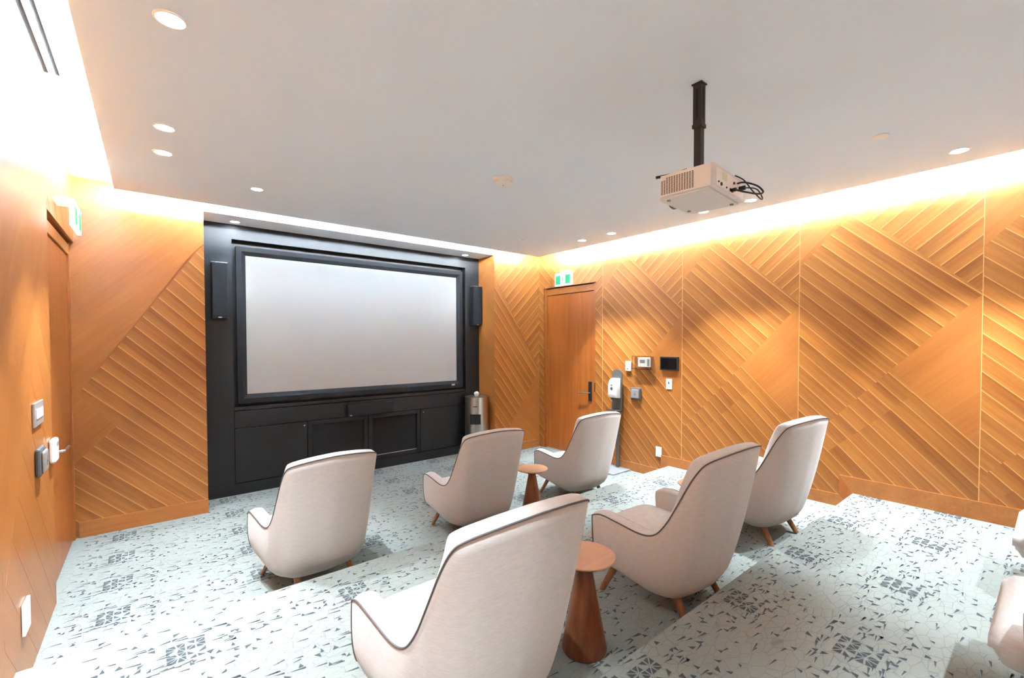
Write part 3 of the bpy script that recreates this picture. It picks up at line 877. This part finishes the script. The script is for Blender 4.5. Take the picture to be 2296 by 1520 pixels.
# ------------------------------------------------------------------ exit signs
def exit_sign(name, x, y0, y1, z0, z1, wallx, face, label):
    """panel parallel to a side wall, held off it by a canopy; face = -1 towards -x, +1 towards +x"""
    t = empty(name, (x, (y0 + y1) / 2, z0)); tag(t, label, 'exit sign', 'running man exit signs')
    hw, h = (y1 - y0) / 2, z1 - z0
    bm = B(); box(bm, -0.012, 0.012, -hw, hw, 0, h, 0.004); pn = obj('sign_panel', bm, M['exit_white'], t)
    bm = B(); box(bm, -0.016, 0.016, -hw - 0.002, hw + 0.002, h, h + 0.014, 0.003); obj('top_rail', bm, M['white'], t)
    a, b = sorted((0.0, wallx - x))
    bm = B(); box(bm, a - 0.016, b, -0.07, 0.07, h + 0.014, h + 0.05, 0.006); obj('canopy', bm, M['white'], t)
    f = face * 0.0125
    fx = (f, f + face * 0.0015); fx = (min(fx), max(fx))
    # s runs to the viewer's right
    sg = -1 if face < 0 else 1
    def yb(a, b): return sorted((sg * a, sg * b))
    for a, b in ((-hw + 0.018, -0.055), (0.045, hw - 0.03)):
        u0, u1 = yb(a, b); bm = B(); box(bm, fx[0], fx[1], u0, u1, 0.018, h - 0.02); obj('green_field', bm, M['exit_green'], pn)
    bm = B()
    def seg(p, q, wd):
        d = Vector((q[0] - p[0], q[1] - p[1])).normalized(); nn = Vector((-d.y, d.x)) * wd / 2
        prism(bm, [(sg * (p[0] + nn.x), p[1] + nn.y), (sg * (q[0] + nn.x), q[1] + nn.y), (sg * (q[0] - nn.x), q[1] - nn.y), (sg * (p[0] - nn.x), p[1] - nn.y)], 'x', fx[0], fx[1])
    c = -0.005
    seg((c + .004, .112), (c - .006, .075), .012); seg((c - .006, .075), (c + .012, .055), .008); seg((c + .012, .055), (c + .006, .030), .007)
    seg((c - .006, .075), (c - .018, .052), .008); seg((c - .018, .052), (c - .034, .044), .007)
    seg((c + .004, .108), (c + .022, .092), .006); seg((c + .004, .108), (c - .016, .094), .006); seg((c + .007, .124), (c + .011, .132), .012)
    obj('running_man', bm, M['exit_dark'], pn)
    return t
exit_sign('exit_sign', XR - 0.10, 4.325, 4.660, 2.40, 2.565, XR - 0.006, -1, 'lit green and white running man exit sign above the right door')
exit_sign('exit_sign', XL + 0.10, 4.055, 4.420, 2.355, 2.505, XL + 0.006, 1, 'lit exit sign seen edge-on above the left door')

# ------------------------------------------------------------------ things on the right wall
XW = XR - 0.0075
def rbox(name, parent, y0, y1, z0, z1, d0, d1, mat, bev=0.002):
    bm = B(); box(bm, XW - d1, XW - d0, y0, y1, z0, z1, bev); return obj(name, bm, mat, parent)
def thing(name, label, cat, loc=(0, 0, 0), group=None):
    o = empty(name); tag(o, label, cat, group); return o
t = thing('wall_outlet', 'white wall outlet just above the right baseboard', 'outlet')
rbox('cover_plate', t, 2.967, 3.042, 0.250, 0.366, 0, 0.010, M['white']); rbox('socket_face', t, 2.988, 3.021, 0.274, 0.342, 0.010, 0.013, M['white'])
t = thing('light_switch', 'white switch plate below the black touch panel', 'switch')
rbox('cover_plate', t, 2.836, 2.910, 1.056, 1.174, 0, 0.008, M['white']); rbox('toggle', t, 2.866, 2.880, 1.118, 1.142, 0.008, 0.016, M['darkgrey']); rbox('indicator', t, 2.868, 2.878, 1.085, 1.095, 0.008, 0.010, M['lcd'])
t = thing('touch_panel', 'black glass touch control panel on the right wall', 'control panel')
rbox('bezel', t, 2.748, 2.980, 1.275, 1.430, 0, 0.028, M['cable'], 0.004); rbox('glass', t, 2.765, 2.963, 1.290, 1.415, 0.028, 0.030, M['glass_dark'], 0.001)
t = thing('thermostat', 'white thermostat with a grey display inside a clear guard', 'thermostat')
rbox('thermostat_body', t, 3.115, 3.285, 1.300, 1.412, 0, 0.028, M['white'], 0.004); rbox('display', t, 3.185, 3.255, 1.345, 1.385, 0.028, 0.030, M['lcd'], 0.001); rbox('button_strip', t, 3.122, 3.150, 1.31, 1.395, 0.028, 0.031, M['silver'], 0.001)
gd = rbox('guard', t, 3.080, 3.350, 1.272, 1.432, 0.056, 0.060, M['acrylic'], 0.001)
for (a, b, c, d) in ((3.080, 3.350, 1.428, 1.432), (3.080, 3.350, 1.272, 1.276), (3.080, 3.084, 1.276, 1.428), (3.346, 3.350, 1.276, 1.428)):
    rbox('guard_side', t, a, b, c, d, 0.0, 0.056, M['acrylic'], 0.0)
t = thing('wall_sensor', 'small white wall sensor left of the thermostat', 'sensor')
rbox('sensor_body', t, 3.398, 3.475, 1.240, 1.362, 0, 0.026, M['white'], 0.005); rbox('slot', t, 3.425, 3.450, 1.262, 1.272, 0.026, 0.0275, M['darkgrey'], 0.0)
def push_button(name, x, face, yc, zc, label):
    t = empty(name, (x, yc, zc)); tag(t, label, 'push button', 'door opener push buttons')
    def fb(nm, h, d0, d1, mat, bev, par=t):
        a, b = sorted((face * d0, face * d1)); bm = B(); box(bm, a, b, -h, h, -h, h, bev); return obj(nm, bm, mat, par)
    fb('mounting_frame', 0.075, 0, 0.022, M['darkgrey'], 0.012)
    bt = fb('button', 0.056, 0.022, 0.036, M['silver'], 0.010)
    a, b = sorted((face * 0.0362, face * 0.0372)); bm = B()
    tt = B(); lathe(tt, [(0.013, 0), (0.013, 0.001)], 20); 
    for k in range(14):
        an = R(150 + k * 17); an2 = an + R(17)
        for r0, r1 in ((0.012, 0.016),):
            prism(bm, [(r0 * math.cos(an), r0 * math.sin(an) - .008), (r1 * math.cos(an), r1 * math.sin(an) - .008), (r1 * math.cos(an2), r1 * math.sin(an2) - .008), (r0 * math.cos(an2), r0 * math.sin(an2) - .008)], 'x', a, b)
    tt.free()
    box(bm, a, b, -0.002, 0.002, -0.006, 0.016); box(bm, a, b, -0.012, 0.0, -0.006, -0.002); box(bm, a, b, -0.003, 0.003, 0.019, 0.025)
    obj('wheelchair_symbol', bm, M['darkgrey'], bt)
push_button('door_push_button', XW, -1, 3.325, 0.966, 'square silver door push button below the thermostat')
push_button('door_push_button', XL + 0.0075, 1, 3.440, 0.975, 'square silver door push button on the left wall')

# left wall plates
XV = XL + 0.0075
def lbox(name, parent, y0, y1, z0, z1, d0, d1, mat, bev=0.002):
    bm = B(); box(bm, XV + d0, XV + d1, y0, y1, z0, z1, bev); return obj(name, bm, mat, parent)
t = thing('switch_plate', 'silver double switch plate on the left wall', 'switch')
lbox('cover_plate', t, 3.33, 3.57, 1.165, 1.290, 0, 0.010, M['silver'], 0.003)
for k in range(3): lbox('button', t, 3.365 + k * .06, 3.41 + k * .06, 1.205, 1.255, 0.010, 0.014, M['white'], 0.002)
t = thing('wall_outlet', 'white outlet low on the left wall', 'outlet')
lbox('cover_plate', t, 2.985, 3.105, 0.262, 0.405, 0, 0.012, M['white'], 0.003); lbox('socket_face', t, 3.015, 3.075, 0.29, 0.375, 0.012, 0.015, M['white'], 0.002)
t = thing('card_reader', 'white rounded card reader at the left door edge', 'card reader')
lbox('reader_body', t, 3.765, 3.885, 0.890, 1.030, 0, 0.030, M['white'], 0.012); lbox('reader_window', t, 3.80, 3.85, 0.985, 1.01, 0.030, 0.032, M['silver'], 0.001)

# ------------------------------------------------------------------ sanitizer stand
t = empty('hand_sanitizer_stand', (4.535, 3.569, 0)); tag(t, 'white hand sanitizer dispenser on a tall dark grey floor stand', 'sanitizer stand')
bm = B(); box(bm, -0.30, 0.035, -0.17, 0.15, 0.002, 0.014, 0.004); obj('base_plate', bm, M['greyplate'], t)
bm = B(); box(bm, -0.012, 0.012, -0.021, 0.021, 0.012, 0.80, 0.006); obj('post', bm, M['metal'], t)
bm = B()
pts = [(-0.078, 0.74), (0.078, 0.74), (0.078, 1.20)] + [(0.078 * math.cos(a), 1.20 + 0.055 * math.sin(a)) for a in [R(k * 15) for k in range(1, 12)]] + [(-0.078, 1.20)]
prism(bm, pts, 'x', -0.022, -0.012); obj('back_board', bm, M['metal'], t)
bm = B(); prism(bm, [(-0.022, 0.895), (-0.11, 0.905), (-0.128, 0.94), (-0.128, 1.06), (-0.10, 1.125), (-0.06, 1.145), (-0.022, 1.148)], 'y', -0.062, 0.062)
bmesh.ops.bevel(bm, geom=list(bm.edges), offset=0.012, segments=3, affect='EDGES', profile=0.5)
ds = obj('dispenser_body', bm, M['white'], t, True, angle=50)
bm = B(); tt = B(); lathe(tt, [(0.020, 0), (0.020, 0.003), (0.004, 0.004)], 20); merge(bm, tt, Matrix.Translation((-0.127, 0.0, 1.02)) @ Matrix.Rotation(R(-90), 4, 'Y')); obj('level_window', bm, M['darkgrey'], ds)
bm = B(); box(bm, -0.132, -0.128, -0.02, 0.02, 1.06, 1.075, 0.001); obj('badge', bm, M['silver'], ds)
bm = B(); box(bm, -0.11, -0.06, -0.03, 0.03, 0.88, 0.896, 0.004); obj('nozzle', bm, M['metal'], ds)
bm = B(); box(bm, -0.15, -0.022, -0.07, 0.07, 0.742, 0.750, 0.002); box(bm, -0.15, -0.145, -0.07, 0.07, 0.750, 0.762); obj('drip_tray', bm, M['metal'], t)

# ------------------------------------------------------------------ wipes bin
t = empty('wipes_bin', (3.545, 5.285, 0)); tag(t, 'brushed steel round bin with wipes dispenser beside the alcove', 'bin')
bm = B(); n = 48
RB = 0.168
zs = [0.0, 0.02, 0.46, 0.60, 0.815, 0.822]
def bp(r, a, z): return (r * math.cos(a), r * math.sin(a), z)
a0 = R(228); half = R(26)
rings = [[bm.verts.new(bp(RB if z > 0.01 else RB - 0.006, a0 - half + (2 * math.pi) * i / n, z)) for i in range(n)] for z in zs]
k_open = int(round(2 * half / (2 * math.pi) * n))
for j in range(len(zs) - 1):
    for i in range(n):
        if j == 2 and 0 <= i < k_open: continue
        bm.faces.new((rings[j][i], rings[j][(i + 1) % n], rings[j + 1][(i + 1) % n], rings[j + 1][i]))
bm.faces.new(rings[0][::-1])
bmesh.ops.remove_doubles(bm, verts=bm.verts, dist=1e-5)
o = obj('bin_shell', bm, M['steel'], t, True, angle=40)
bm = B(); lathe(bm, [(RB - 0.012, 0.44), (RB - 0.012, 0.62)], 32); obj('opening_lining', bm, M['blackgap'], t, True, angle=40)
bm = B(); lathe(bm, [(RB + 0.003, 0.815), (RB + 0.003, 0.832), (RB - 0.01, 0.838), (0.05, 0.838), (0.045, 0.828)], 40); obj('lid', bm, M['steel'], t, True, angle=40)
bm = B()
for k in range(7):
    a = k * 0.9; r = 0.012 + 0.006 * (k % 3)
    x, y = 0.014 * math.cos(a), 0.014 * math.sin(a)
    tube(bm, [(x * .4, y * .4, 0.825), (x, y, 0.86), (x * 1.6, y * 1.6, 0.88), (x * 1.2, y * 1.2, 0.895 + 0.006 * (k % 2))], [r * .6, r, r * 1.1, r * .4], 7)
o = obj('protruding_wipe', bm, M['tissue'], t, True)
bm = B(); box(bm, -0.03, 0.03, -0.0015, 0.0, 0.70, 0.715)
bmesh.ops.transform(bm, matrix=Matrix.Rotation(R(228) + R(90), 4, 'Z') @ Matrix.Translation((0, -RB - 0.0005, 0)), verts=bm.verts)
obj('small_print', bm, M['darkgrey'], t)

# ------------------------------------------------------------------ lounge chairs
def interp(tab, u):
    for (u0, a), (u1, b) in zip(tab, tab[1:]):
        if u <= u1:
            k = (u - u0) / (u1 - u0)
            return [x + (y - x) * k for x, y in zip(a, b)]
    return list(tab[-1][1])

RIMC = [(-0.342, 0.225, 0.452), (-0.345, 0.160, 0.474), (-0.338, 0.040, 0.462), (-0.328, -0.085, 0.446), (-0.318, -0.165, 0.462),
        (-0.308, -0.225, 0.530), (-0.300, -0.285, 0.640), (-0.290, -0.348, 0.765), (-0.281, -0.398, 0.842), (-0.256, -0.430, 0.874), (-0.170, -0.455, 0.892), (-0.08, -0.468, 0.901)]
rim_ctrl = [Vector(p) for p in RIMC] + [Vector((0, -0.474, 0.905))] + [Vector((-p[0], p[1], p[2])) for p in RIMC[::-1]]
BOTC = [(-0.312, 0.208, 0.192), (-0.308, 0.120, 0.176), (-0.298, 0.030, 0.160), (-0.286, -0.060, 0.138), (-0.272, -0.125, 0.122),
        (-0.244, -0.170, 0.108), (-0.228, -0.203, 0.108), (-0.206, -0.228, 0.108), (-0.178, -0.246, 0.108), (-0.140, -0.258, 0.108), (-0.095, -0.266, 0.108), (-0.05, -0.270, 0.108)]
bot_ctrl = [Vector(p) for p in BOTC] + [Vector((0, -0.275, 0.108))] + [Vector((-p[0], p[1], p[2])) for p in BOTC[::-1]]
RIM = smoothpath(rim_ctrl, 4)
BOT = smoothpath(bot_ctrl, 4)
NU = len(RIM)
def chair_meshes():
    NV = 16
    outer, inner = [], []
    nrm = []
    for i in range(NU):
        a, b = BOT[max(i - 1, 0)], BOT[min(i + 1, NU - 1)]
        tng = (b - a); tng.z = 0; tng.normalize()
        nrm.append(Vector((tng.y, -tng.x, 0)))        # pointing inwards is -n
    # make sure normals point outwards
    for i in range(NU):
        c = BOT[i] - Vector((0, 0.0, 0))
        if nrm[i].dot(Vector((c.x, c.y + 0.02, 0))) < 0: nrm[i] = -nrm[i]
    for i in range(NU):
        r, b, n = RIM[i], BOT[i], nrm[i]
        backness = max(0.0, min(1.0, (r.z - 0.46) / 0.42))
        bulge = 0.022 + 0.012 * backness
        col = []
        for j in range(NV + 1):
            v = j / NV
            vv = v
            p = b.lerp(r, vv) + n * bulge * (math.sin(math.pi * min(1, v ** 0.62)) ** 0.9 if 0 < v < 1 else 0)
            if v < 0.12:                              # rounded lower edge
                p = p - n * 0.035 * (1 - v / 0.12) ** 2
            col.append(p)
        outer.append(col)
        th = 0.078 - 0.012 * backness
        rn = n.copy()
        ri = r - rn * th + Vector((0, 0.012 * backness, 0.004))
        bi = Vector((b.x, b.y, 0.27)) - n * 0.055
        if r.z > 0.6: bi = bi + Vector((0, 0.03, 0))
        ic = []
        for j in range(10):
            v = j / 9
            p = ri.lerp(bi, v)
            ic.append(p)
        inner.append(ic)
    bm = B()
    loops = []
    for i in range(NU):
        o_ = outer[i]; n_ = inner[i]
        r, ri = o_[-1], n_[0]
        crown = [r.lerp(ri, k) + Vector((0, 0, 0.012 * math.sin(math.pi * k))) for k in (0.2, 0.5, 0.8)]
        loops.append([bm.verts.new(p) for p in o_ + crown + n_])
    m = len(loops[0])
    for i in range(NU - 1):
        for j in range(m - 1):
            bm.faces.new((loops[i][j], loops[i + 1][j], loops[i + 1][j + 1], loops[i][j + 1]))
    # arm fronts: pillowed caps
    for lp in (loops[0], loops[-1]):
        c = Vector((0, 0, 0))
        for v in lp: c += v.co
        c /= m
        cv = bm.verts.new(c + Vector((0, 0.018, 0)))
        ring = [bm.verts.new(v.co.lerp(c, 0.25) + Vector((0, 0.014, 0))) for v in lp]
        for j in range(m):
            k = (j + 1) % m
            bm.faces.new((lp[j], lp[k], ring[k], ring[j])); bm.faces.new((ring[j], ring[k], cv))
    # underside
    bm.faces.new([lp[0] for lp in loops])
    shell = bm
    # seat cushion
    bm = B()
    nx, ny = 16, 18
    def seatp(fx, fy, top):
        yb, yf = -0.27, 0.315
        y = yb + (yf - yb) * fy
        wd = 0.225 + 0.045 * min(1.0, fy * 1.8)
        if fy > 0.7: wd = 0.27 - 0.0 * fy
        x = (fx * 2 - 1) * wd
        ex = abs(fx * 2 - 1); ey = abs(fy * 2 - 1)
        sm = (1 - ex ** 6) * (1 - ey ** 8)
        if top: return (x, y, 0.300 + 0.075 * sm ** 0.45 + 0.018 * fy)
        return (x, y, 0.275 - 0.085 * sm ** 0.35 + 0.01 * fy)
    T = [[bm.verts.new(seatp(i / nx, j / ny, True)) for j in range(ny + 1)] for i in range(nx + 1)]
    U_ = [[bm.verts.new(seatp(i / nx, j / ny, False)) for j in range(ny + 1)] for i in range(nx + 1)]
    for i in range(nx):
        for j in range(ny):
            bm.faces.new((T[i][j], T[i + 1][j], T[i + 1][j + 1], T[i][j + 1]))
            bm.faces.new((U_[i][j], U_[i][j + 1], U_[i + 1][j + 1], U_[i + 1][j]))
    for i in range(nx):
        bm.faces.new((T[i][0], U_[i][0], U_[i + 1][0], T[i + 1][0])); bm.faces.new((T[i][ny], T[i + 1][ny], U_[i + 1][ny], U_[i][ny]))
    for j in range(ny):
        bm.faces.new((T[0][j], T[0][j + 1], U_[0][j + 1], U_[0][j])); bm.faces.new((T[nx][j], U_[nx][j], U_[nx][j + 1], T[nx][j + 1]))
    seat = bm
    # front apron between the arms
    bm = B(); box(bm, -0.285, 0.285, 0.06, 0.235, 0.172, 0.255, 0.025, 3); apron = bm
    # piping along the outer rim and down both arm fronts
    bm = B()
    path = [outer[0][j] for j in range(1, NV + 1)] + [outer[i][-1] for i in range(1, NU)] + [outer[-1][j] for j in range(NV - 1, 0, -1)]
    tube(bm, path, 0.0036, 6)
    return shell, seat, apron, bm

def leg_bm(top, foot, r0=0.021, r1=0.014):
    bm = B()
    top, foot = Vector(top), Vector(foot)
    pts = []
    for k, r in ((0, r0), (0.5, (r0 + r1) / 2), (1, r1)):
        c = top.lerp(foot, k)
        sq = []
        for q in range(8):
            a = 2 * math.pi * (q + .5) / 8
            sq.append(bm.verts.new((c.x + r * 1.05 * math.cos(a), c.y + r * 1.25 * math.sin(a), c.z)))
        pts.append(sq)
    for a, b in zip(pts, pts[1:]):
        for q in range(8): bm.faces.new((a[q], a[(q + 1) % 8], b[(q + 1) % 8], b[q]))
    bm.faces.new(pts[0][::-1]); bm.faces.new(pts[-1])
    return bm

def make_chair():
    t = empty('lounge_chair')
    sh, se, ap, pi_ = chair_meshes()
    obj('upholstered_shell', sh, M['fabric'], t, True)
    obj('seat_cushion', se, M['fabric'], t, True)
    obj('front_apron', ap, M['fabric'], t, True, angle=60)
    obj('piping', pi_, M['piping'], t, True)
    for s in (-1, 1):
        obj('leg', leg_bm((s * 0.205, 0.155, 0.165), (s * 0.262, 0.222, 0.001)), M['leg'], t, True, angle=50)
        obj('leg', leg_bm((s * 0.155, -0.17, 0.15), (s * 0.178, -0.265, 0.001), 0.022, 0.016), M['leg'], t, True, angle=50)
    return t

def copy_thing(root):
    r = root.copy(); COL.objects.link(r)
    for c in root.children:
        d = c.copy(); COL.objects.link(d); d.parent = r
        for g in c.children:
            e = g.copy(); COL.objects.link(e); e.parent = d
    return r

chair0 = make_chair()
CH = [(0.839, 3.289, 0.0, 3.7, 'taupe lounge chair in the front row, nearest the left door'),
      (2.117, 3.251, 0.0, -4.6, 'taupe lounge chair in the middle of the front row'),
      (3.414, 3.273, 0.0, -4.0, 'taupe lounge chair in the front row beside the sanitizer stand'),
      (0.915, 1.481, Z1, 0.6, 'large taupe lounge chair nearest the camera at the bottom centre'),
      (2.243, 1.447, Z1, -1.1, 'taupe lounge chair in the middle of the second row, showing its seat'),
      (3.538, 1.517, Z1, -7.0, 'taupe lounge chair in the second row nearest the right wall'),
      (3.52, -0.175, Z2, 0.0, 'taupe lounge chair arm cut off at the right edge, farther one by the wall'),
      (2.38, -0.175, Z2, 0.0, 'taupe lounge chair cut off at the bottom right corner')]
for i, (x, y, z, a, lb) in enumerate(CH):
    o = chair0 if i == 0 else copy_thing(chair0)
    o.location = (x, y, z); o.rotation_euler = (0, 0, R(a))
    tag(o, lb, 'chair', 'taupe lounge chairs')

# ------------------------------------------------------------------ side tables
def make_table():
    t = empty('side_table')
    bm = B(); lathe(bm, [(0.06, 0.412), (0.128, 0.428), (0.142, 0.434), (0.145, 0.438), (0.143, 0.442), (0.0005, 0.442)], 56, cap=False)
    obj('table_top', bm, M['walnut_top'], t, True, angle=35)
    bm = B(); lathe(bm, [(0.034, 0.385), (0.040, 0.392), (0.040, 0.405), (0.062, 0.4125)], 40); obj('neck', bm, M['walnut'], t, True, angle=35)
    bm = B(); lathe(bm, [(0.098, 0.0), (0.103, 0.004), (0.103, 0.020), (0.036, 0.378), (0.034, 0.386)], 48); obj('cone_base', bm, M['walnut'], t, True, angle=35)
    return t
tb0 = make_table()
TB = [(2.675, 3.085, 0.0, 'round walnut cone side table between the middle and right front-row chairs'),
      (1.535, 1.400, Z1, 'round walnut cone side table beside the nearest chair'),
      (2.925, 1.590, Z1, 'round walnut side table mostly hidden behind the second-row middle chair')]
for i, (x, y, z, lb) in enumerate(TB):
    o = tb0 if i == 0 else copy_thing(tb0)
    o.location = (x, y, z); tag(o, lb, 'table', 'walnut cone side tables')
